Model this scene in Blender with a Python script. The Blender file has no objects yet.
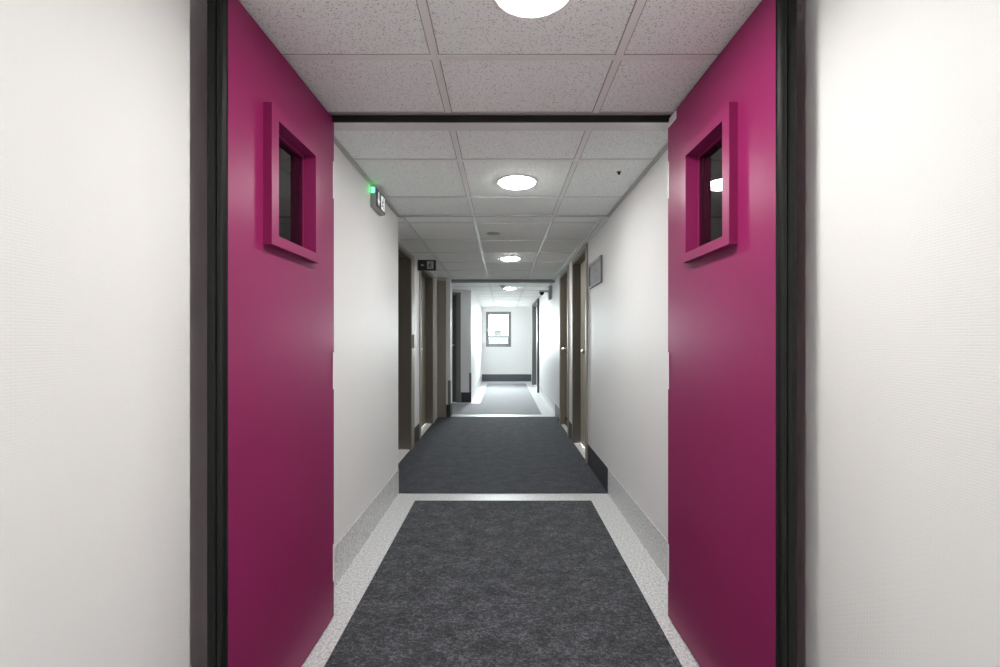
import bpy, bmesh, math
from mathutils import Vector

# ------------------------------------------------------------------ camera, world, exposure
scene = bpy.context.scene
COL = scene.collection
CAM_Z = 1.154
cam_data = bpy.data.cameras.new('camera')
cam_data.sensor_width = 36.0
cam_data.lens = 15.98
cam_data.shift_x = -0.003
cam_data.shift_y = 0.0065
cam_data.clip_start = 0.02
cam_data.clip_end = 500
cam = bpy.data.objects.new('camera', cam_data)
cam.location = (0, 0, CAM_Z)
cam.rotation_euler = (math.pi / 2, 0, 0)
COL.objects.link(cam)
scene.camera = cam

LAMP = 31.0            # radiance of a lit ceiling lamp
LAMP_NEAR = 50.0      # the lamp between the plum doors
LAMP_REAR_FILL = 66.0      # unseen lamps added behind the camera to brighten the near end
LAMP_FAR = 26.0        # the lamps of the far section
SKY = 62.0

world = bpy.data.worlds.new('sky')
world.use_nodes = True
bg = world.node_tree.nodes['Background']
bg.inputs['Color'].default_value = (0.91, 0.945, 1.0, 1)
bg.inputs['Strength'].default_value = SKY
scene.world = world
pl = bpy.data.lights.new('window_portal', 'AREA')
pl.shape = 'RECTANGLE'
pl.size = 0.62
pl.size_y = 0.9
pl.cycles.is_portal = True
po = bpy.data.objects.new('window_portal', pl)
po.location = (-0.128, 12.62, 1.46)
po.rotation_euler = (-math.pi / 2, 0, 0)
COL.objects.link(po)

scene.view_settings.view_transform = 'Standard'
scene.view_settings.look = 'None'
scene.view_settings.gamma = 1.0
scene.view_settings.use_curve_mapping = False
scene.view_settings.exposure = 1.58
scene.cycles.use_denoising = True
scene.cycles.max_bounces = 14
scene.cycles.diffuse_bounces = 12
scene.cycles.glossy_bounces = 4
scene.cycles.transparent_max_bounces = 12
scene.cycles.sample_clamp_indirect = 6.0


# ------------------------------------------------------------------ materials
def srgb(r, g, b):
    f = lambda c: (c / 255 / 12.92) if c / 255 <= 0.04045 else ((c / 255 + 0.055) / 1.055) ** 2.4
    return (f(r), f(g), f(b), 1)


def mat(name, color, rough=0.5, spec=0.5, metal=0.0, emit=None, strength=0.0):
    m = bpy.data.materials.new(name)
    m.use_nodes = True
    b = m.node_tree.nodes['Principled BSDF']
    b.inputs['Base Color'].default_value = color if len(color) == 4 else (*color, 1)
    b.inputs['Roughness'].default_value = rough
    b.inputs['Specular IOR Level'].default_value = spec
    b.inputs['Metallic'].default_value = metal
    if emit:
        b.inputs['Emission Color'].default_value = (*emit, 1)
        b.inputs['Emission Strength'].default_value = strength
    return m


class N:
    """tiny node helper"""
    def __init__(self, m):
        self.m = m
        self.t = m.node_tree
        self.b = self.t.nodes['Principled BSDF']

    def new(self, kind, **inputs):
        n = self.t.nodes.new(kind)
        for k, v in inputs.items():
            n.inputs[k.replace('_', ' ')].default_value = v
        return n

    def link(self, a, b):
        self.t.links.new(a, b)

    def coord(self, scale=(1, 1, 1), rot=(0, 0, 0)):
        c = self.t.nodes.new('ShaderNodeTexCoord')
        mp = self.t.nodes.new('ShaderNodeMapping')
        mp.inputs['Scale'].default_value = scale
        mp.inputs['Rotation'].default_value = rot
        self.link(c.outputs['Object'], mp.inputs['Vector'])
        return mp.outputs['Vector']

    def noise(self, vec, scale, detail=2.0, rough=0.5):
        n = self.new('ShaderNodeTexNoise', Scale=scale, Detail=detail, Roughness=rough)
        self.link(vec, n.inputs['Vector'])
        return n.outputs['Fac']

    def ramp(self, fac, stops, interp='LINEAR'):
        r = self.t.nodes.new('ShaderNodeValToRGB')
        r.color_ramp.interpolation = interp
        el = r.color_ramp.elements
        el[0].position, el[0].color = stops[0]
        el[1].position, el[1].color = stops[-1]
        for p, c in stops[1:-1]:
            e = el.new(p)
            e.color = c
        self.link(fac, r.inputs['Fac'])
        return r.outputs['Color']

    def mix(self, fac, a, b, blend='MIX'):
        n = self.t.nodes.new('ShaderNodeMix')
        n.data_type = 'RGBA'
        n.blend_type = blend
        for sock, v in ((n.inputs[0], fac), (n.inputs[6], a), (n.inputs[7], b)):
            if hasattr(v, 'is_output'):
                self.link(v, sock)
            else:
                sock.default_value = v
        return n.outputs[2]

    def math(self, op, a, b=None):
        n = self.t.nodes.new('ShaderNodeMath')
        n.operation = op
        for sock, v in ((n.inputs[0], a), (n.inputs[1], b)):
            if v is None:
                continue
            if hasattr(v, 'is_output'):
                self.link(v, sock)
            else:
                sock.default_value = v
        return n.outputs[0]

    def bump(self, height, strength, dist=0.002):
        n = self.new('ShaderNodeBump', Strength=strength, Distance=dist)
        self.link(height, n.inputs['Height'])
        self.link(n.outputs['Normal'], self.b.inputs['Normal'])

    def color(self, c):
        self.link(c, self.b.inputs['Base Color'])


def g(v):
    return (v, v, v, 1)


def make_wall_paint():
    m = mat('wall_paint', (0.80, 0.79, 0.775), 0.55, 0.3)
    n = N(m)
    v = n.coord((1, 1, 1))
    # woven glass-fibre wallcovering: short horizontal ribs in offset columns
    sx = n.t.nodes.new('ShaderNodeSeparateXYZ')
    n.link(v, sx.inputs[0])
    along = n.math('ADD', sx.outputs['X'], sx.outputs['Y'])
    cx = n.t.nodes.new('ShaderNodeCombineXYZ')
    n.link(along, cx.inputs['X'])
    n.link(sx.outputs['Z'], cx.inputs['Y'])
    br = n.new('ShaderNodeTexBrick', Scale=1.0, Mortar_Size=0.0012, Mortar_Smooth=1.0, Brick_Width=0.016, Row_Height=0.0055)
    br.offset = 0.5
    br.inputs['Color1'].default_value = g(1)
    br.inputs['Color2'].default_value = g(0.8)
    br.inputs['Mortar'].default_value = g(0)
    n.link(cx.outputs[0], br.inputs['Vector'])
    n.bump(br.outputs['Color'], 0.26, 0.0012)
    c = n.ramp(n.noise(v, 1.3, 3), [(0.35, (0.770, 0.770, 0.764, 1)), (0.7, (0.790, 0.790, 0.784, 1))])
    n.color(c)
    return m


def make_vinyl():
    m = mat('speckled_vinyl', (0.5, 0.5, 0.5), 0.45, 0.4)
    n = N(m)
    v = n.coord()
    a = n.noise(v, 90, 3, 0.7)
    b = n.noise(v, 420, 2, 0.6)
    s = n.math('ADD', n.math('MULTIPLY', a, 0.6), n.math('MULTIPLY', b, 0.4))
    n.color(n.ramp(s, [(0.40, (0.36, 0.368, 0.375, 1)), (0.5, (0.60, 0.608, 0.615, 1)), (0.60, (0.79, 0.80, 0.805, 1))]))
    return m


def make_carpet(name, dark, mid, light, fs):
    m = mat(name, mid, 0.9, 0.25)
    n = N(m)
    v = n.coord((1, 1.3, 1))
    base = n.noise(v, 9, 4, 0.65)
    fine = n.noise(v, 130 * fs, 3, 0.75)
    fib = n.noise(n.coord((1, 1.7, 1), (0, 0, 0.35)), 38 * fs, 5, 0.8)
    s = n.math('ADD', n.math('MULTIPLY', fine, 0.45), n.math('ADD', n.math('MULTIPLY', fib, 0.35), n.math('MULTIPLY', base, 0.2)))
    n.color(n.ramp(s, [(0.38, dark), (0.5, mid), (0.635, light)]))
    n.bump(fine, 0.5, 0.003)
    return m


def make_tile(name, base, density):
    m = mat(name, base, 0.8, 0.15)
    n = N(m)
    v = n.coord((1, 1.25, 1))
    w = n.t.nodes.new('ShaderNodeVectorMath')
    w.operation = 'ADD'
    nz = n.new('ShaderNodeTexNoise', Scale=90, Detail=2.0)
    n.link(v, nz.inputs['Vector'])
    sc = n.t.nodes.new('ShaderNodeVectorMath')
    sc.operation = 'SCALE'
    sc.inputs['Scale'].default_value = 0.008
    n.link(nz.outputs['Color'], sc.inputs[0])
    n.link(v, w.inputs[0])
    n.link(sc.outputs[0], w.inputs[1])
    vo = n.new('ShaderNodeTexVoronoi', Scale=165)
    n.link(w.outputs[0], vo.inputs['Vector'])
    keep = n.t.nodes.new('ShaderNodeSeparateColor')
    n.link(vo.outputs['Color'], keep.inputs[0])
    size = n.math('MULTIPLY', keep.outputs[0], density)          # every cell its own hole size
    hole = n.math('LESS_THAN', vo.outputs['Distance'], size)
    mott = n.ramp(n.noise(v, 220, 3, 0.7), [(0.3, tuple(c * 0.91 for c in base) + (1,)), (0.65, tuple(min(1, c * 1.03) for c in base) + (1,))])
    n.color(n.mix(hole, mott, tuple(c * 0.5 for c in base) + (1,)))
    return m


def make_door_paint():
    m = mat('plum_paint', srgb(148, 44, 92), 0.40, 0.22)
    n = N(m)
    v = n.coord()
    n.bump(n.noise(v, 260, 2), 0.05, 0.0006)
    base = n.ramp(n.noise(v, 3, 3), [(0.3, (0.225, 0.013, 0.086, 1)), (0.7, (0.240, 0.0145, 0.093, 1))])
    # faint scuffs low on the leaf, where feet and trolleys hit it
    sc = n.noise(n.coord((1, 7, 26), (0.7, 0, 0)), 2.2, 3, 0.6)
    sep = n.t.nodes.new('ShaderNodeSeparateXYZ')
    n.link(v, sep.inputs[0])
    low = n.math('LESS_THAN', sep.outputs['Z'], 0.62)
    k = n.math('MULTIPLY', n.math('GREATER_THAN', sc, 0.735), low)
    n.color(n.mix(n.math('MULTIPLY', k, 0.10), base, (0.62, 0.42, 0.5, 1)))
    return m


def make_glass(name='clear_glass', ior=1.5):
    m = bpy.data.materials.new(name)
    m.use_nodes = True
    t = m.node_tree
    t.nodes.clear()
    out = t.nodes.new('ShaderNodeOutputMaterial')
    mx = t.nodes.new('ShaderNodeMixShader')
    fr = t.nodes.new('ShaderNodeFresnel')
    fr.inputs['IOR'].default_value = ior
    tr = t.nodes.new('ShaderNodeBsdfTransparent')
    tr.inputs['Color'].default_value = (0.93, 0.96, 0.94, 1)
    gl = t.nodes.new('ShaderNodeBsdfGlossy')
    gl.inputs['Roughness'].default_value = 0.01
    t.links.new(fr.outputs[0], mx.inputs[0])
    t.links.new(tr.outputs[0], mx.inputs[1])
    t.links.new(gl.outputs[0], mx.inputs[2])
    t.links.new(mx.outputs[0], out.inputs[0])
    return m


M = dict(
    wall=make_wall_paint(),
    vinyl=make_vinyl(),
    carpet_near=make_carpet('flecked_carpet', (0.016, 0.018, 0.022, 1), (0.050, 0.053, 0.060, 1), (0.19, 0.197, 0.215, 1), 1.0),
    carpet_far=make_carpet('glare_pale_carpet', (0.22, 0.23, 0.245, 1), (0.27, 0.28, 0.297, 1), (0.32, 0.33, 0.345, 1), 1.5),  # charcoal carpet with the window glare put into a paler colour
    carpet_mid=make_carpet('charcoal_carpet', (0.014, 0.016, 0.021, 1), (0.044, 0.048, 0.058, 1), (0.120, 0.128, 0.150, 1), 1.2),
    tile=make_tile('mineral_tile', (0.89, 0.925, 0.91), 0.43),
    tile_plain=make_tile('fine_mineral_tile', (0.94, 0.94, 0.925), 0.18),
    grid=mat('grid_metal', (0.80, 0.80, 0.79), 0.28, 0.6),
    angle=mat('angle_trim', (0.42, 0.42, 0.41), 0.4, 0.5),
    plum=make_door_paint(),
    rubber=mat('black_rubber', (0.005, 0.0055, 0.0055), 0.45, 0.3),
    lining=mat('dark_lacquer', (0.06, 0.048, 0.052), 0.5, 0.35),
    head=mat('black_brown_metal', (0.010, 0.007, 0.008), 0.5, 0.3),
    strike=mat('pale_grey_metal', (0.42, 0.42, 0.41), 0.5, 0.4),
    soffit=mat('brushed_frame', (0.7, 0.7, 0.7), 0.4, 0.5, 0.1),
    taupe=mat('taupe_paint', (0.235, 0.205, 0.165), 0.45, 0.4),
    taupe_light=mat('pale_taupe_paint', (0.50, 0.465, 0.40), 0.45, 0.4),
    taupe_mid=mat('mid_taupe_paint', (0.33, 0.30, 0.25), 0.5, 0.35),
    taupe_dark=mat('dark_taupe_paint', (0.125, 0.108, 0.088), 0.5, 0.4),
    grey_door=mat('grey_paint', (0.10, 0.10, 0.10), 0.45, 0.4),
    skirt=mat('charcoal_skirting', (0.030, 0.032, 0.036), 0.5, 0.4),
    steel=mat('satin_steel', (0.62, 0.61, 0.60), 0.3, 0.5, 1.0),
    white=mat('white_plastic', (0.78, 0.78, 0.77), 0.35, 0.5),
    sill=mat('pale_threshold', (0.80, 0.80, 0.79), 0.3, 0.5),
    beam=mat('beam_grey', (0.30, 0.30, 0.30), 0.5, 0.4),
    camera_box=mat('pale_grey_plastic', (0.5, 0.5, 0.5), 0.4, 0.4),
    slate=mat('slate_skirting', (0.085, 0.095, 0.11), 0.5, 0.3),
    guard=mat('grey_guard', (0.17, 0.17, 0.17), 0.5, 0.4),
    black=mat('black_plastic', (0.008, 0.008, 0.009), 0.35, 0.5),
    casing=mat('grey_plastic', (0.30, 0.30, 0.31), 0.4, 0.5),
    picto=mat('white_pictogram', (0.8, 0.8, 0.8), 0.4, 0.4, 0, (1, 1, 1), 0.2),
    picto_off=mat('pale_pictogram', (0.42, 0.42, 0.42), 0.4, 0.4),
    led=mat('green_led', (0.05, 0.5, 0.12), 0.3, 0.5, 0, (0.06, 1.0, 0.2), 2.6),
    plaque=mat('grey_plaque', (0.19, 0.20, 0.215), 0.55, 0.4, 0.0),
    plaque_rim=mat('plaque_rim', (0.16, 0.163, 0.17), 0.5, 0.5, 0.0),
    glass=make_glass(),
    fire_glass=make_glass('fire_glass', 2.0),
    frame_grey=mat('window_grey', (0.20, 0.205, 0.21), 0.45, 0.4),
    facade=mat('pale_facade', (0.0065, 0.0067, 0.007), 0.8, 0.1),
    facade2=mat('grey_facade', (0.0045, 0.0046, 0.005), 0.8, 0.1),
    ground=mat('grey_ground', (0.02, 0.022, 0.02), 0.9, 0.1),
    lamp_on=mat('lit_diffuser', (0.9, 0.9, 0.9), 0.5, 0.3, 0, (1.0, 0.985, 0.955), LAMP),
    lamp_rear_fill=mat('rear_fill_diffuser', (0.9, 0.9, 0.9), 0.5, 0.3, 0, (1.0, 0.985, 0.955), LAMP_REAR_FILL),
    lamp_far=mat('lit_cool_diffuser', (0.9, 0.9, 0.9), 0.5, 0.3, 0, (0.95, 0.975, 1.0), LAMP_FAR),
    lamp_warm=mat('warm_diffuser', (0.9, 0.88, 0.8), 0.6, 0.3, 0, (1.0, 0.985, 0.94), LAMP_NEAR),
)


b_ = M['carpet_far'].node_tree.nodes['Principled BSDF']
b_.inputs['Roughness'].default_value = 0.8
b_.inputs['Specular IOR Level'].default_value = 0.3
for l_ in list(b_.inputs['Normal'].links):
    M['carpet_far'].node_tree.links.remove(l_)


def make_brushed_plaque():
    m = M['plaque']
    n = N(m)
    v = n.coord((1, 1, 1))
    n.color(n.ramp(n.noise(v, 11, 3, 0.6), [(0.3, (0.09, 0.094, 0.105, 1)), (0.7, (0.17, 0.175, 0.188, 1))]))


make_brushed_plaque()


# ------------------------------------------------------------------ mesh helpers
def box(bm, x0, x1, y0, y1, z0, z1, bevel=0.0):
    vs = [bm.verts.new((x, y, z)) for z in (z0, z1) for y in (y0, y1) for x in (x0, x1)]
    fs = []
    for q in ((0, 2, 3, 1), (4, 5, 7, 6), (0, 1, 5, 4), (1, 3, 7, 5), (3, 2, 6, 7), (2, 0, 4, 6)):
        fs.append(bm.faces.new([vs[i] for i in q]))
    if bevel:
        es = list({e for f in fs for e in f.edges})
        bmesh.ops.bevel(bm, geom=es, offset=bevel, segments=2, affect='EDGES', profile=0.5)
    return bm


def solid(bm, xs, ys, zs, filled):
    """a grid of cells, only the skin between filled and empty cells is made"""
    vd = {}

    def V(i, j, k):
        if (i, j, k) not in vd:
            vd[(i, j, k)] = bm.verts.new((xs[i], ys[j], zs[k]))
        return vd[(i, j, k)]
    nx, ny, nz = len(xs) - 1, len(ys) - 1, len(zs) - 1

    def F(i, j, k):
        return 0 <= i < nx and 0 <= j < ny and 0 <= k < nz and filled(i, j, k)
    for i in range(nx):
        for j in range(ny):
            for k in range(nz):
                if not F(i, j, k):
                    continue
                a, b, c = i + 1, j + 1, k + 1
                if not F(i - 1, j, k): bm.faces.new([V(i, j, k), V(i, j, c), V(i, b, c), V(i, b, k)])
                if not F(i + 1, j, k): bm.faces.new([V(a, j, k), V(a, b, k), V(a, b, c), V(a, j, c)])
                if not F(i, j - 1, k): bm.faces.new([V(i, j, k), V(a, j, k), V(a, j, c), V(i, j, c)])
                if not F(i, j + 1, k): bm.faces.new([V(i, b, k), V(i, b, c), V(a, b, c), V(a, b, k)])
                if not F(i, j, k - 1): bm.faces.new([V(i, j, k), V(i, b, k), V(a, b, k), V(a, j, k)])
                if not F(i, j, k + 1): bm.faces.new([V(i, j, c), V(a, j, c), V(a, b, c), V(i, b, c)])
    return bm


def prism(bm, pts, z0, z1):
    """vertical extrusion of an XY outline (counter-clockwise)"""
    lo = [bm.verts.new((x, y, z0)) for x, y in pts]
    hi = [bm.verts.new((x, y, z1)) for x, y in pts]
    n = len(pts)
    bm.faces.new(list(reversed(lo)))
    bm.faces.new(hi)
    for i in range(n):
        bm.faces.new([lo[i], lo[(i + 1) % n], hi[(i + 1) % n], hi[i]])
    return bm


def lathe(bm, prof, n=40, centre=(0, 0, 0), axis='Z'):
    """profile of (radius, height) revolved; ends capped where the radius is 0"""
    rings = []
    cx, cy, cz = centre
    for r, h in prof:
        ring = []
        cnt = 1 if r < 1e-6 else n
        for i in range(cnt):
            a = 2 * math.pi * i / n
            u, w = r * math.cos(a), r * math.sin(a)
            p = {'Z': (cx + u, cy + w, cz + h), 'X': (cx + h, cy + u, cz + w), 'Y': (cx + u, cy + h, cz + w)}[axis]
            ring.append(bm.verts.new(p))
        rings.append(ring)
    for A, B in zip(rings, rings[1:]):
        for i in range(n):
            j = (i + 1) % n
            if len(A) == 1 and len(B) == 1:
                continue
            if len(A) == 1:
                bm.faces.new([A[0], B[i], B[j]])
            elif len(B) == 1:
                bm.faces.new([A[i], B[0], A[j]])
            else:
                bm.faces.new([A[i], B[i], B[j], A[j]])
    bmesh.ops.recalc_face_normals(bm, faces=bm.faces)
    return bm


def BM():
    return bmesh.new()


def tag(o, label=None, cat=None, group=None, kind=None):
    if label: o['label'] = label
    if cat: o['category'] = cat
    if group: o['group'] = group
    if kind: o['kind'] = kind
    return o


def obj(name, bm, material, parent=None, local=False, smooth=False):
    """links bm as ONE object; with a parent, world-space vertices become local to it"""
    if parent is not None and not local:
        p = parent
        off = Vector((0, 0, 0))
        while p is not None:
            off += Vector(p.location)
            p = p.parent
        bmesh.ops.translate(bm, verts=bm.verts, vec=-off)
    me = bpy.data.meshes.new(name)
    bm.normal_update()
    bm.to_mesh(me)
    bm.free()
    me.materials.append(material)
    if smooth:
        for p in me.polygons:
            p.use_smooth = True
    o = bpy.data.objects.new(name, me)
    COL.objects.link(o)
    if parent is not None:
        o.parent = parent
    return o


def empty(name, loc, rz=0.0):
    o = bpy.data.objects.new(name, None)
    o.location = loc
    o.rotation_euler = (0, 0, rz)
    o.empty_display_size = 0.1
    COL.objects.link(o)
    return o


def clone(root, loc, label=None):
    r = root.copy()
    COL.objects.link(r)
    r.location = loc
    if label:
        r['label'] = label
    for ch in list(root.children):
        c = ch.copy()
        COL.objects.link(c)
        c.parent = r
        for s in list(ch.children):
            d = s.copy()
            COL.objects.link(d)
            d.parent = c
    return r


H = 2.08           # ceiling height
BACK = -5.2        # end of the corridor behind the camera
END = 12.4         # end wall with the window
RX = 0.792         # right wall
LX = -0.787        # left wall just past the double doors
LM = -0.975        # left wall of the middle section
HT = 2.03          # top of the side doorways
SK = 0.187         # skirting height

# ------------------------------------------------------------------ shell
tag(obj('floor', box(BM(), -2.6, 1.6, BACK - 0.3, END + 0.4, -0.15, 0.0), M['vinyl']),
    'light grey speckled vinyl floor bordering the dark carpets', 'floor', kind='structure')

# ceiling: tiles as one sheet per section, grid bars below it
ceil = empty('ceiling', (0, 0, H))
tag(ceil, 'suspended ceiling of speckled mineral tiles in a metal grid', 'ceiling', kind='structure')
obj('tile_field', box(BM(), -1.3, 1.3, BACK - 0.3, 3.31, H, H + 0.12), M['tile'], ceil)
obj('tile_field', box(BM(), -2.6, 1.3, 3.31, END + 0.4, H, H + 0.12), M['tile_plain'], ceil)
bars = BM()
joints = BM()


def bar(x0, x1, y0, y1, z0, z1):
    box(bars, x0, x1, y0, y1, z0, z1)
    e = 0.0035
    if x1 - x0 < y1 - y0:
        for a in (x0 - e, x1):
            box(joints, a, a + e, y0, y1, H - 0.0012, H)
    else:
        for a in (y0 - e, y1):
            box(joints, x0, x1, a, a + e, H - 0.0010, H)


GW = 0.012
for x in (-0.825, -0.222, 0.377):
    bar(x - GW, x + GW, BACK, 1.80, H - 0.004, H)
for y in [1.452 - 0.6 * i for i in range(11)]:
    bar(-0.90, 0.86, y - GW, y + GW, H - 0.003, H)
for x in (-0.222, 0.377):
    bar(x - GW, x + GW, 1.92, 6.76, H - 0.004, H)
    bar(x - GW, x + GW, 6.86, END, H - 0.004, H)
bar(-0.772, -0.748, 3.34, 6.76, H - 0.004, H)
for y in (2.283, 2.883):
    bar(LX, RX, y - GW, y + GW, H - 0.003, H)
for y in (3.51, 4.11, 4.71, 5.31, 5.91, 6.51):
    bar(LM, RX, y - GW, y + GW, H - 0.003, H)
for i in range(9):
    y = 7.11 + 0.6 * i
    bar(-2.0 if y < 8.1 else -0.59, RX, y - GW, y + GW, H - 0.003, H)
obj('grid_bars', bars, M['grid'], ceil)
obj('tile_joint', joints, mat('joint_shadow_gap', (0.36, 0.36, 0.35), 0.8, 0.1), ceil)
ang = BM()
for (xa, xb, ya, yb) in ((LX, LX + 0.022, 1.92, 3.30), (RX - 0.022, RX, 1.92, 3.30), (LX, RX, 3.285, 3.315)):
    box(ang, xa, xb, ya, yb, H - 0.008, H)
obj('wall_angle', ang, M['angle'], ceil)
ed = BM()
box(ed, RX - 0.062, RX - 0.034, 3.33, 6.74, H - 0.010, H)
box(ed, RX - 0.030, RX, 3.33, 6.74, H - 0.022, H)
obj('edge_rail', ed, M['grid'], ceil)
st = BM()
lathe(st, [(0.0, -0.0006), (0.055, -0.0006), (0.06, 0.0)], 24, (-0.085, 3.86, H))
bmesh.ops.scale(st, verts=st.verts, vec=(1, 1, 1))
obj('tile_spot', st, mat('spot_grey', (0.48, 0.475, 0.46), 0.8, 0.1), ceil)  # round spot darker than the tile

# near walls, on the camera's side of the double doors
wl = BM()
prism(wl, [(-1.25, BACK), (-0.797, BACK), (-0.797, 1.13), (-0.835, 1.13), (-0.835, 1.83), (-1.25, 1.83)], 0, H + 0.05)
tag(obj('wall_left', wl, M['wall']), 'off-white textured wall left of the camera, before the open plum door', 'wall', kind='structure')
wr = BM()
prism(wr, [(1.25, BACK), (1.25, 1.83), (0.832, 1.83), (0.832, 1.165), (0.794, 1.165), (0.794, BACK)], 0, H + 0.05)
tag(obj('wall_right', wr, M['wall']), 'off-white textured wall right of the camera, before the open plum door', 'wall', kind='structure')
tag(obj('wall_back', box(BM(), -1.25, 1.25, BACK - 0.25, BACK, 0, H + 0.05), M['wall']),
    'off-white wall closing the corridor behind the camera', 'wall', kind='structure')


# left wall past the doors: first stretch, then the set-back stretch with two doorways
def wall_solid(name, xs, ys, holes, label, z_top=H + 0.05, material='wall'):
    bm = BM()
    solid(bm, xs, ys, [0, HT, z_top],
          lambda i, j, k: not (k == 0 and any(ys[j] >= a - 1e-6 and ys[j + 1] <= b + 1e-6 for a, b in holes)))
    return tag(obj(name, bm, M[material]), label, 'wall', kind='structure')


A0, A1 = 3.72, 4.68        # left doorways
B0, B1 = 5.20, 6.12
C0, C1 = 4.17, 4.98        # right doorways
D0, D1 = 5.34, 6.08
E0, E1 = 9.75, 11.4
tag(obj('wall_left_first', box(BM(), -1.25, LX, 1.915, 3.335, 0, H + 0.05), M['wall']),
    'white wall under the exit sign, just past the left plum door', 'wall', kind='structure')
wall_solid('wall_left_middle', [-1.25, LM], [3.335, A0, A1, B0, B1, 6.65], [(A0, A1), (B0, B1)],
           'set-back white wall with two taupe doorways on the left')
tag(obj('wall_left_return', box(BM(), -2.4, -0.79, 6.65, 6.9, 0, H + 0.05), M['wall']),
    'white wall end jutting out past the second left doorway', 'wall', kind='structure')
ab = BM()
solid(ab, [-2.4, -1.72, -0.83, -0.59], [8.2, 8.45], [0, HT, H + 0.05], lambda i, j, k: not (i == 1 and k == 0))
tag(obj('wall_alcove', ab, M['wall']), 'white wall facing the camera beyond the left side alcove', 'wall', kind='structure')
tag(obj('wall_alcove_side', box(BM(), -2.4, -2.2, 6.9, 8.2, 0, H + 0.05), M['wall']),
    'white side wall deep inside the left alcove', 'wall', kind='structure')
tag(obj('wall_left_far', box(BM(), -0.95, -0.59, 8.45, END, 0, H + 0.05), M['wall']),
    'bright white wall running to the far window on the left', 'wall', kind='structure')
wall_solid('wall_right_far', [RX, 1.25], [1.915, C0, C1, D0, D1, E0, E1, END], [(C0, C1), (D0, D1), (E0, E1)],
           'long white wall on the right with the plaque and doorways')

# end wall with the window
WX0, WX1, WZ0, WZ1 = -0.478, 0.226, CAM_Z - 0.19, CAM_Z + 0.79
ew = BM()
solid(ew, [-0.95, WX0, WX1, 1.25], [END, END + 0.22], [0, WZ0, WZ1, H + 0.05], lambda i, j, k: not (i == 1 and k == 1))
tag(obj('wall_end', ew, M['wall']), 'white end wall with the window at the far end', 'wall', kind='structure')
win = empty('window_1', ((WX0 + WX1) / 2, END + 0.06, WZ0))
tag(win, 'grey framed window in the far end wall', 'window', kind='structure')
fb = BM()
t = 0.09
solid(fb, [WX0, WX0 + t, WX1 - t, WX1], [END + 0.005, END + 0.075], [WZ0, WZ0 + t * 1.1, WZ1 - t, WZ1], lambda i, j, k: not (i == 1 and k == 1))
obj('window_frame', fb, M['frame_grey'], win)
obj('pane', box(BM(), WX0 + t, WX1 - t, END + 0.038, END + 0.044, WZ0 + t * 1.1, WZ1 - t), M['glass'], win)
obj('window_sill', box(BM(), WX0 - 0.03, WX1 + 0.03, END - 0.03, END, WZ0 - 0.03, WZ0, 0.004), M['white'], win)
obj('handle', box(BM(), WX0 + 0.03, WX0 + 0.05, END - 0.02, END + 0.005, WZ0 + 0.42, WZ0 + 0.54, 0.004), M['steel'], win)

# ceiling beam between middle and far section
tag(obj('trim_2', box(BM(), -0.79, RX, 6.78, 6.86, H - 0.045, H), M['beam']),
    'grey beam across the ceiling before the bright far section', 'beam', kind='structure')


# ------------------------------------------------------------------ skirtings
def skirting(name, pieces, material, label):
    bm = BM()
    for p in pieces:
        box(bm, *p)
    return tag(obj(name, bm, M[material]), label, 'skirting', kind='structure')


S = 0.004
skirting('baseboard_left', [(LX, LX + S, 1.93, 3.335, 0, SK)], 'vinyl', 'light grey speckled coved skirting below the left exit sign')
skirting('baseboard_right', [(RX - S, RX, 1.93, 3.335, 0, SK)], 'vinyl', 'light grey speckled coved skirting on the right wall')
skirting('baseboard_right_middle', [(RX - S, RX, 3.337, C0 - 0.04, 0, SK), (RX - S, RX, C1 + 0.03, D0 - 0.03, 0, SK), (RX - S, RX, D1 + 0.03, 6.72, 0, SK)],
         'skirt', 'charcoal skirting pieces below the plaque and between the right doorways')
skirting('baseboard_left_middle', [(LM, LM + S, A1 + 0.13, B0 - 0.04, 0, SK), (LM, LM + S, 3.34, A0 - 0.04, 0, SK)], 'skirt', 'short charcoal skirting between the two left doorways')
skirting('baseboard_left_return', [(-0.848, -0.79 + S, 6.638, 6.65, 0, SK), (-0.79, -0.79 + S, 6.65, 6.9, 0, SK)], 'skirt', 'charcoal skirting on the jutting wall end')
skirting('baseboard_alcove', [(-0.775, -0.59 + S, 8.188, 8.2, 0, SK)], 'skirt', 'charcoal skirting on the wall facing out beside the alcove door')
skirting('baseboard_end', [(-0.59, RX, END - S, END, 0.0, 0.195)], 'slate', 'dark grey skirting under the far window')
skirting('baseboard_left_far', [(-0.59, -0.59 + S, 8.2, END - S, 0, SK)], 'vinyl', 'light grey skirting along the bright left wall')
skirting('baseboard_right_far', [(RX - S, RX, 6.86, E0 - 0.05, 0, SK), (RX - S, RX, E1 + 0.05, END - S, 0, SK)], 'vinyl', 'light grey skirting along the bright right wall')

# corner guards on the two jutting corners
for (x, y, lab) in ((-0.79, 6.65, 'thin grey corner guard on the jutting wall end beside the taupe casing'),
                    (-0.59, 8.2, 'thin grey corner guard on the wall corner beside the alcove door')):
    bm = BM()
    prism(bm, [(x - 0.035, y - 0.004), (x + 0.004, y - 0.004), (x + 0.004, y + 0.035), (x, y + 0.035), (x, y), (x - 0.035, y)], SK, SK + 0.36)
    tag(obj('corner_guard', bm, M['guard']), lab, 'corner guard', 'grey corner guards on the left')

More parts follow.
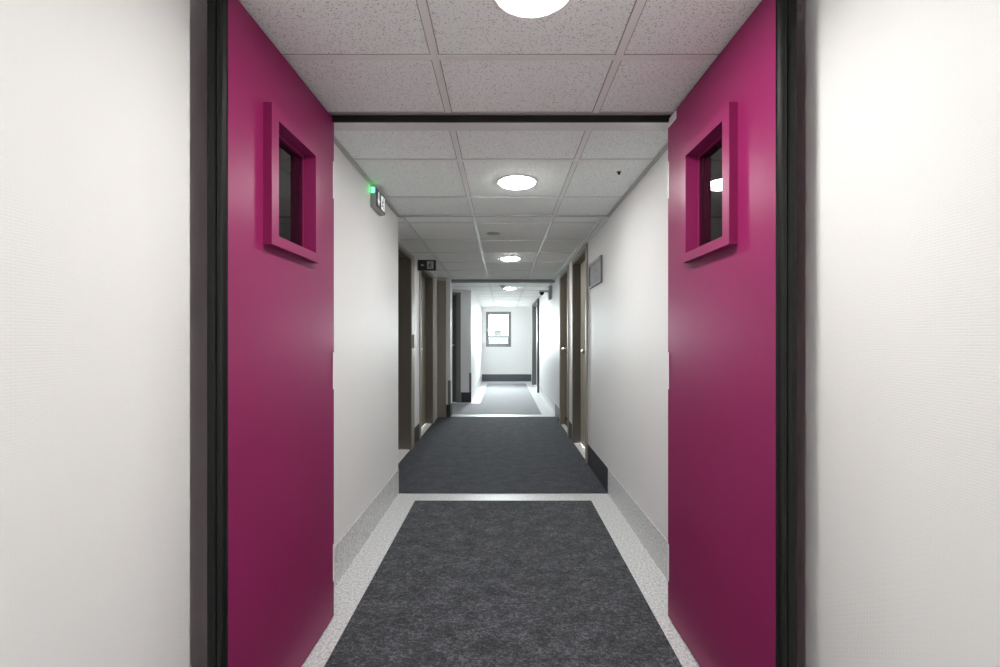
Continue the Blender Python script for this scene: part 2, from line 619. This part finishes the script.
# ------------------------------------------------------------------ carpets
cb = BM()
box(cb, -0.630, 0.632, 0.25, 3.18, 0.0, 0.004)  # stops short of the camera so unseen pale floor bounces light upward
tag(obj('carpet', cb, M['carpet_near']), 'nearest charcoal flecked carpet inset between the two plum doors', 'carpet', 'charcoal carpets along the corridor')
cb = BM()
prism(cb, [(LX, 3.337), (RX, 3.337), (RX, 6.66), (-0.785, 6.66), (-0.785, 6.645), (LM, 6.645), (LM, 3.337)], 0.0, 0.004)
tag(obj('carpet', cb, M['carpet_mid']), 'dark charcoal carpet wall to wall between the taupe doorways', 'carpet', 'charcoal carpets along the corridor')
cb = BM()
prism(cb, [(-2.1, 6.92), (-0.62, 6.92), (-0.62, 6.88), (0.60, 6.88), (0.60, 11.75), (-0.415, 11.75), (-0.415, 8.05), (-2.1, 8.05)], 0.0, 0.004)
tag(obj('carpet', cb, M['carpet_far']), 'farthest carpet, window glare painted in as paler grey, reaching into the alcove', 'carpet', 'charcoal carpets along the corridor')

# ------------------------------------------------------------------ frame of the double doors
fr = empty('trim_1', (0, 1.87, 0))
tag(fr, 'dark metal frame and head bar around the open plum double doors', 'door frame', kind='structure')
obj('head_bar', box(BM(), -0.79, 0.79, 1.83, 1.905, 2.052, H + 0.0), M['soffit'], fr)
obj('head_face', box(BM(), -0.80, 0.80, 1.822, 1.83, 2.050, 2.0765), M['head'], fr)
obj('head_trim', box(BM(), -0.80, 0.80, 1.80, 1.83, 2.0765, H), M['angle'], fr)
for s in (-1, 1):
    x0, x1 = sorted((s * 0.74, s * 0.90))
    obj('jamb', box(BM(), x0, x1, 1.845, 1.915, 0, 2.052), M['lining'], fr)


# ------------------------------------------------------------------ the plum doors
def plum_door(name, hx, rz, s, L, label):
    """s = -1: left leaf (body towards -x), s = +1: right leaf. Local origin = hinge corner of the corridor face, y towards the camera is negative"""
    root = empty(name, (hx, 1.84, 0.0), rz)
    tag(root, label, 'door', kind='structure')
    T = 0.050

    def X(a, b):
        return sorted((s * a, s * b))
    oy0, oy1, oz0, oz1 = -0.487, -0.228, 1.470, 1.822       # opening
    wy0, wy1, wz0, wz1 = -0.527, -0.196, 1.438, 1.858       # outside of its frame
    LE = L - 0.012
    bm = BM()
    xs = X(0, T)
    solid(bm, xs, [-LE, oy0, oy1, 0.0], [0.012, oz0, oz1, 2.068], lambda i, j, k: not (j == 1 and k == 1))
    obj('leaf', bm, M['plum'], root, local=True)
    for a, b in ((-0.026, 0.0), (T, T + 0.020)):
        bm = BM()
        x0, x1 = X(a, b)
        solid(bm, [x0, x1], [wy0, oy0, oy1, wy1], [wz0, oz0, oz1, wz1], lambda i, j, k: not (j == 1 and k == 1))
        es = [e for e in bm.edges if len(e.link_faces) == 2 and e.calc_face_angle(0) > 0.5]
        bmesh.ops.bevel(bm, geom=es, offset=0.0025, segments=2, affect='EDGES', profile=0.5)
        o = obj('window_frame', bm, M['plum'], root, local=True)
    # stops holding the pane, and the pane
    x0, x1 = X(0.018, 0.030)
    bm = BM()
    q = 0.010
    solid(bm, [x0, x1], [oy0, oy0 + q, oy1 - q, oy1], [oz0, oz0 + q, oz1 - q, oz1], lambda i, j, k: not (j == 1 and k == 1))
    obj('glazing_bead', bm, M['plum'], root, local=True)
    x0, x1 = X(0.021, 0.027)
    obj('glass_pane', box(BM(), x0, x1, oy0 + q, oy1 - q, oz0 + q, oz1 - q), M['fire_glass'], root, local=True)
    # black rubber profile on the free edge: flat lip, rounded bead, grooved tail
    prof = [(0.000, -LE), (0.000, -LE - 0.002), (0.003, -LE - 0.003), (0.0045, -LE - 0.009)]
    for i in range(9):
        a = math.pi * i / 8
        prof.append((0.0135 - 0.009 * math.cos(a), -LE - 0.009 - 0.007 * math.sin(a)))
    prof += [(0.0235, -LE - 0.004), (0.0255, -LE - 0.004)]
    for i in range(7):
        a = math.pi * i / 6
        prof.append((0.0385 - 0.012 * math.cos(a), -LE - 0.007 - 0.0035 * math.sin(a)))
    prof += [(0.0525, -LE - 0.002), (0.0525, -LE)]
    pts = [(s * x, y) for x, y in prof]
    area = sum(pts[i][0] * pts[(i + 1) % len(pts)][1] - pts[(i + 1) % len(pts)][0] * pts[i][1] for i in range(len(pts)))
    if area < 0:
        pts.reverse()
    bm = prism(BM(), pts, 0.012, 2.068)
    tag(obj('edge_seal', bm, M['rubber'], root, local=True), 'black rubber edge profile')
    for zc in (0.234, 1.027, 1.815):
        bm = BM()
        x0, x1 = X(-0.0012, T - 0.01)
        box(bm, x0, x1, -0.010, 0.003, zc - 0.076, zc + 0.076)
        tag(obj('hinge', bm, M['white'], root, local=True), 'white hinge plate')
    if s > 0:
        x0, x1 = X(-0.003, 0.001)
        bm = BM()
        box(bm, x0, x1, -0.085, 0.001, 2.030, 2.062, 0.0006)
        tag(obj('pivot_plate', bm, M['white'], root, local=True), 'small white plate at the top corner')
    return root


plum_door('door_1', -0.701, -0.016, -1, 0.702, 'plum painted door leaf with small window, open against the left wall')
plum_door('door_2', 0.684, 0.020, 1, 0.715, 'plum painted door leaf with small window and white top plate, open on the right')


# ------------------------------------------------------------------ side doors
def side_door(name, s, wall_x, y0, y1, depth, label, mats, far_face=0.05, handle=None, proud=0.012, arch_m='taupe_mid'):
    """doorway in a side wall: s = -1 left wall, +1 right wall; the leaf sits `depth` back from the wall face"""
    root = empty(name, (wall_x, (y0 + y1) / 2, 0))
    tag(root, label, 'door', kind='structure')
    frame_m, leaf_m = mats

    def X(a, b):
        return sorted((wall_x + s * a, wall_x + s * b))
    x0, x1 = X(-proud, depth + 0.05)
    bm = BM()
    ft = 0.035
    solid(bm, [x0, x1], [y0, y0 + ft, y1 - ft, y1], [0, HT - ft, HT], lambda i, j, k: not (j == 1 and k == 0))
    obj('frame', bm, M[frame_m], root)
    # architrave lying on the wall face
    x0, x1 = X(-proud - 0.004, 0.0)
    bm = BM()
    solid(bm, [x0, x1], [y0 - 0.03, y0 + 0.006, y1 - 0.006, y1 + far_face], [0, HT - 0.006, HT + 0.028], lambda i, j, k: not (j == 1 and k == 0))
    obj('architrave', bm, M[arch_m], root)
    x0, x1 = X(depth, depth + 0.04)
    lf = obj('leaf', box(BM(), x0, x1, y0 + ft, y1 - ft, 0.012, HT - ft), M[leaf_m], root)
    x0, x1 = X(-0.002, depth)
    obj('threshold', box(BM(), x0, x1, y0 + ft, y1 - ft, 0.0, 0.007), M['sill'], root)
    if handle:
        hy, toward = handle
        bm = BM()
        x0, x1 = X(depth - 0.006, depth)
        box(bm, x0, x1, hy - 0.02, hy + 0.02, 0.93, 1.15, 0.003)
        pl_ = obj('handle_plate', bm, M['steel'], root)
        bm = BM()
        x0, x1 = X(depth - 0.075, depth - 0.004)
        box(bm, x0, x1, hy - 0.009, hy + 0.009, 1.030, 1.052, 0.003)
        x0, x1 = X(depth - 0.075, depth - 0.053)
        ya, yb = sorted((hy, hy + toward * 0.115))
        box(bm, x0, x1, ya, yb, 1.030, 1.052, 0.005)
        obj('lever', bm, M['steel'], root)
        bm = BM()
        lathe(bm, [(0.0, -0.002), (0.011, -0.002), (0.011, 0.004)], 16, (wall_x + s * (depth - 0.006), hy, 0.985), 'X')
        obj('keyhole', bm, M['black'], root)
    return root


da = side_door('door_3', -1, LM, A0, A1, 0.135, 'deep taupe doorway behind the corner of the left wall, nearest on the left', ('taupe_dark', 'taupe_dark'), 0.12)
# pale strike box on the architrave
obj('strike_box', box(BM(), LM + 0.012, LM + 0.035, A1 + 0.03, A1 + 0.10, 1.07, 1.21, 0.004), M['strike'], da)
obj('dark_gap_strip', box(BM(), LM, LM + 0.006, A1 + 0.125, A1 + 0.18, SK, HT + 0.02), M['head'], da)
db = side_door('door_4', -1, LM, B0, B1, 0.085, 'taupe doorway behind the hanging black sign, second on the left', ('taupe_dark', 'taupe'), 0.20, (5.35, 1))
bm = BM()
lathe(bm, [(0.0, -0.012), (0.014, -0.010), (0.018, 0.0), (0.014, 0.010), (0.0, 0.012)], 16, (LM + 0.05, B1 - 0.02, 2.01))
box(bm, LM - 0.005, LM + 0.05, B1 - 0.025, B1 - 0.015, 2.005, 2.015)
obj('closer_knob', bm, M['white'], db, smooth=True)
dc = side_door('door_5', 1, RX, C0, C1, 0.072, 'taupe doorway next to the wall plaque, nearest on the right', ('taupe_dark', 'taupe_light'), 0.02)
bm = BM()
lathe(bm, [(0.0, -0.055), (0.018, -0.052), (0.024, -0.04), (0.02, -0.028), (0.009, -0.022), (0.009, -0.006), (0.024, -0.005), (0.024, 0.0)], 20,
      (RX + 0.072, 4.58, 1.035), 'X')
obj('knob', bm, M['steel'], dc, smooth=True)
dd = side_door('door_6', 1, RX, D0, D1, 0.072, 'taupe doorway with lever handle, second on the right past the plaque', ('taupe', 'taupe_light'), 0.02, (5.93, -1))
bm = BM()
box(bm, RX + 0.05, RX + 0.071, D0 + 0.04, D1 - 0.04, 0.012, 0.10)
obj('kick_strip', bm, M['black'], dd)
side_door('door_7', 1, RX, E0, E1, 0.06, 'grey framed doorway in the bright far stretch of the right wall', ('grey_door', 'white'), 0.03, None, 0.04, 'grey_door')

# door in the alcove, facing the camera
al = empty('door_8', (-1.27, 8.2, 0))
tag(al, 'dark grey door inside the alcove, facing the camera beside the jutting wall end', 'door', kind='structure')
obj('leaf', box(BM(), -1.69, -0.86, 8.27, 8.31, 0.001, HT - 0.04), M['grey_door'], al)
bm = BM()
solid(bm, [-1.74, -1.69, -0.86, -0.78], [8.18, 8.34], [0, HT - 0.04, HT], lambda i, j, k: not (i == 1 and k == 0))
obj('frame', bm, M['guard'], al)
bm = BM()
box(bm, -0.925, -0.905, 8.20, 8.268, 1.05, 1.07, 0.003)
box(bm, -1.03, -0.905, 8.20, 8.215, 1.05, 1.07, 0.003)
obj('lever', bm, M['steel'], al)

# taupe riser casing in the corner before the jutting wall end
rc = empty('riser_casing', (-0.92, 6.61, 0))
tag(rc, 'narrow taupe riser casing in the left corner past the second left doorway', 'casing')
obj('panel', box(BM(), -0.972, -0.850, 6.585, 6.648, 0.004, 2.035, 0.003), M['taupe'], rc)
bm = BM()
box(bm, -0.972, -0.850, 6.583, 6.648, 2.037, 2.06)
obj('top_cap', bm, M['taupe_light'], rc)


# ------------------------------------------------------------------ ceiling lamps
def ceiling_lamp(material, dome=1.0):
    root = empty('ceiling_lamp', (0, 0, H))
    bm = lathe(BM(), [(0.107, -0.001), (0.121, -0.001), (0.122, -0.004), (0.117, -0.010), (0.107, -0.012), (0.105, -0.009)], 48, (0, 0, 0))
    obj('bezel', bm, M['white'], root, local=True, smooth=True)
    bm = lathe(BM(), [(0.0, -0.010 - 0.012 * dome), (0.05, -0.010 - 0.0117 * dome), (0.088, -0.010 - 0.010 * dome), (0.100, -0.010 - 0.006 * dome), (0.104, -0.010), (0.106, -0.002)], 48, (0, 0, 0))
    obj('diffuser', bm, M[material], root, local=True, smooth=True)
    return root


LG = 'round ceiling lamps along the corridor'
l1 = ceiling_lamp('lamp_on')
l1.location = (0.082, 2.585, H)
tag(l1, 'bright round ceiling lamp just past the plum doors, largest lit lamp', 'lamp', LG)
clone(l1, (0.080, 5.01, H), 'round ceiling lamp in the middle section, before the grey beam')
lr = ceiling_lamp('lamp_rear_fill')  # unseen pair, added to light the near walls and doors
lr.location = (0.08, -1.25, H)
tag(lr, 'unseen round ceiling lamp added just behind the camera', 'lamp', LG)
clone(lr, (0.08, -3.65, H), 'unseen round ceiling lamp added farthest behind the camera')
l3 = ceiling_lamp('lamp_far')
l3.location = (0.125, 7.9, H)
tag(l3, 'round ceiling lamp just past the grey beam, beside the smoke detector', 'lamp', LG)
clone(l3, (0.125, 10.9, H), 'small-looking ceiling lamp nearest the far window')
ld = ceiling_lamp('lamp_warm', 0.15)
ld.location = (0.078, 1.152, H)
tag(ld, 'warm-toned ceiling lamp cut by the top edge, between the plum doors', 'lamp', LG)

# smoke detector
sd = empty('smoke_detector', (0.0, 7.55, H))
tag(sd, 'small grey smoke detector on the ceiling beside a lamp past the beam', 'smoke detector')
obj('base', lathe(BM(), [(0.0, -0.012), (0.052, -0.012), (0.055, -0.002), (0.055, 0.0)], 32), M['camera_box'], sd, local=True, smooth=True)
obj('cap', lathe(BM(), [(0.0, -0.05), (0.022, -0.048), (0.036, -0.040), (0.042, -0.026), (0.042, -0.012), (0.0, -0.012)], 32), M['camera_box'], sd, local=True, smooth=True)

# little black sensor in the ceiling
cs = empty('ceiling_sensor', (0.639, 2.446, H))
tag(cs, 'tiny black sensor in the ceiling near the top of the right wall', 'sensor')
obj('rim', lathe(BM(), [(0.0, -0.002), (0.012, -0.002), (0.014, 0.0)], 20), M['guard'], cs, local=True)
obj('tip', lathe(BM(), [(0.0, -0.016), (0.006, -0.014), (0.008, -0.002), (0.0, -0.002)], 16), M['black'], cs, local=True, smooth=True)


# ------------------------------------------------------------------ emergency signs
def flat(pts2, y0, y1):
    """outline in (x, z), counter-clockwise, extruded along y; y0 is the front"""
    bm = BM()
    A = [bm.verts.new((x, y0, z)) for x, z in pts2]
    B = [bm.verts.new((x, y1, z)) for x, z in pts2]
    n = len(pts2)
    bm.faces.new(A)
    bm.faces.new(list(reversed(B)))
    for i in range(n):
        bm.faces.new([A[i], B[i], B[(i + 1) % n], A[(i + 1) % n]])
    bmesh.ops.recalc_face_normals(bm, faces=bm.faces)
    return bm


def join(*bms):
    out = bms[0]
    for b in bms[1:]:
        me = bpy.data.meshes.new('tmp')
        b.to_mesh(me)
        b.free()
        out.from_mesh(me)
        bpy.data.meshes.remove(me)
    return out


def limb(x0, z0, x1, z1, w, y0, y1):
    dx, dz = x1 - x0, z1 - z0
    l = math.hypot(dx, dz)
    nx, nz = -dz / l * w / 2, dx / l * w / 2
    return flat([(x0 - nx, z0 - nz), (x1 - nx, z1 - nz), (x1 + nx, z1 + nz), (x0 + nx, z0 + nz)], y0, y1)


def exit_sign(loc, rz, label, body, lit, bracket):
    """front faces local -y, centre of the back at the origin, z up"""
    root = empty('exit_sign', loc, rz)
    tag(root, label, 'sign', 'emergency exit signs on the left')
    W, Z, D = 0.205, 0.118, 0.034
    obj('casing', box(BM(), -W / 2, W / 2, -D, 0, -Z / 2, Z / 2, 0.004), M[body], root, local=True)
    f0, f1 = -D - 0.002, -D
    obj('face_panel', box(BM(), -W / 2 + 0.006, W / 2 - 0.006, f0, f1, -Z / 2 + 0.006, Z / 2 - 0.006), M['black'], root, local=True)
    pm = M['picto'] if lit else M['picto_off']
    a0, a1 = f0 - 0.0012, f0
    k = 1.0 if lit else 0.62
    ax = -0.052
    if lit:     # arrow pointing down
        arrow = join(flat([(ax - 0.008, -0.005), (ax + 0.008, -0.005), (ax + 0.008, 0.042), (ax - 0.008, 0.042)], a0, a1),
                     flat([(ax, -0.040), (ax + 0.026, -0.005), (ax - 0.026, -0.005)], a0, a1))
    else:       # small arrow pointing left
        arrow = join(flat([(ax - 0.018, 0.0), (ax + 0.002, -0.014), (ax + 0.002, 0.014)], a0, a1),
                     flat([(ax + 0.002, -0.005), (ax + 0.022, -0.005), (ax + 0.022, 0.005), (ax + 0.002, 0.005)], a0, a1))
    obj('arrow', arrow, pm, root, local=True)
    cx = 0.040
    obj('pictogram_door', flat([(cx - 0.037, -0.042), (cx + 0.037, -0.042), (cx + 0.037, 0.042), (cx - 0.037, 0.042)], a0, a1), pm, root, local=True)
    b0, b1 = a0 - 0.001, a0
    man = join(limb(cx - 0.002, 0.018, cx - 0.008, -0.008, 0.013, b0, b1),
               limb(cx - 0.008, -0.006, cx + 0.010, -0.016, 0.008, b0, b1), limb(cx + 0.010, -0.013, cx + 0.006, -0.034, 0.007, b0, b1),
               limb(cx - 0.008, -0.006, cx - 0.014, -0.022, 0.008, b0, b1), limb(cx - 0.014, -0.020, cx - 0.030, -0.026, 0.007, b0, b1),
               limb(cx, 0.016, cx + 0.016, 0.006, 0.006, b0, b1), limb(cx - 0.002, 0.016, cx - 0.020, 0.004, 0.006, b0, b1),
               flat([(cx + 0.003 + 0.0075 * math.cos(2 * math.pi * i / 14), 0.028 + 0.0075 * math.sin(2 * math.pi * i / 14)) for i in range(14)], b0, b1))
    obj('running_figure', man, M['black'], root, local=True)
    if lit:
        bm = BM()
        box(bm, -W / 2 - 0.004, -W / 2 + 0.001, -D + 0.008, -0.006, Z / 2 - 0.036, Z / 2 - 0.004, 0.002)
        tag(obj('indicator_light', bm, M['led'], root, local=True), 'glowing green indicator light')
    if bracket:
        obj('bracket', box(BM(), -W / 2 - 0.022, -W / 2, -D + 0.006, -0.006, -Z / 2 - 0.012, Z / 2 - 0.02, 0.002), M['casing'], root, local=True)
    return root


exit_sign((LX, 2.735, CAM_Z + 0.851), math.pi / 2, 'exit sign box with glowing green light, flat on the left wall near the ceiling', 'casing', True, False)
exit_sign((-0.868, 5.09, CAM_Z + 0.853), 0.0, 'black exit sign sticking out from the wall between the two left doorways', 'black', False, True)

# ------------------------------------------------------------------ plaque on the right wall
pq = empty('wall_plaque', (RX, 3.78, CAM_Z + 0.465))
tag(pq, 'grey rectangular plaque on the right wall beside the nearest doorway', 'plaque')
bm = BM()
y0, y1, z0, z1, b = 3.535, 4.03, CAM_Z + 0.462, CAM_Z + 0.678, 0.022
solid(bm, [RX - 0.016, RX], [y0, y0 + b, y1 - b, y1], [z0, z0 + b, z1 - b, z1], lambda i, j, k: not (j == 1 and k == 1))
obj('rim', bm, M['plaque_rim'], pq)
obj('face', box(BM(), RX - 0.010, RX, y0 + b, y1 - b, z0 + b, z1 - b), M['plaque'], pq)

# ------------------------------------------------------------------ security camera
sc = empty('security_camera', (RX, 7.3, CAM_Z + 0.78))
tag(sc, 'wall box with a small black dome camera on an arm, right wall past the beam', 'security camera')
obj('mounting_box', box(BM(), RX - 0.05, RX, 7.24, 7.44, CAM_Z + 0.665, CAM_Z + 0.89, 0.006), M['camera_box'], sc)
obj('arm', box(BM(), RX - 0.20, RX - 0.05, 7.31, 7.37, CAM_Z + 0.79, CAM_Z + 0.82, 0.005), M['white'], sc)
bm = lathe(BM(), [(0.0, -0.050), (0.02, -0.046), (0.033, -0.030), (0.038, -0.012), (0.038, 0.0), (0.0, 0.0)], 28, (RX - 0.15, 7.34, CAM_Z + 0.79))
tag(obj('dome', bm, M['black'], sc, smooth=True), 'black dome')

# ------------------------------------------------------------------ outside the window
tag(obj('ground', box(BM(), -80, 80, 16, 160, -9.2, -9.0), M['ground']), 'ground far below outside the window', 'ground', kind='structure')


def building(x0, x1, y0, y1, top, label, m, rows):
    root = empty('building', ((x0 + x1) / 2, y0, -9.0))
    tag(root, label, 'building', 'pale buildings outside the window')
    obj('walls', box(BM(), x0, x1, y0, y1, -9.0, top), M[m], root)
    obj('roof', box(BM(), x0 - 0.15, x1 + 0.15, y0 - 0.15, y1 + 0.15, top, top + 0.12), M['facade'], root)
    n = max(1, int((x1 - x0) / 1.5))
    for r in range(rows):
        for c in range(n):
            wx = x0 + (x1 - x0) * (c + 0.5) / n
            wz = top - 1.3 - r * 2.8
            obj('window', box(BM(), wx - 0.35, wx + 0.35, y0 - 0.05, y0, wz - 0.6, wz + 0.5), M['black'], root)


building(-2.2, 1.6, 60, 66, CAM_Z + 0.55, 'low wide building seen through the far window', 'facade', 1)
building(-1.35, -0.2, 70, 74, CAM_Z + 1.45, 'small square tower seen in the middle of the far window', 'facade2', 1)
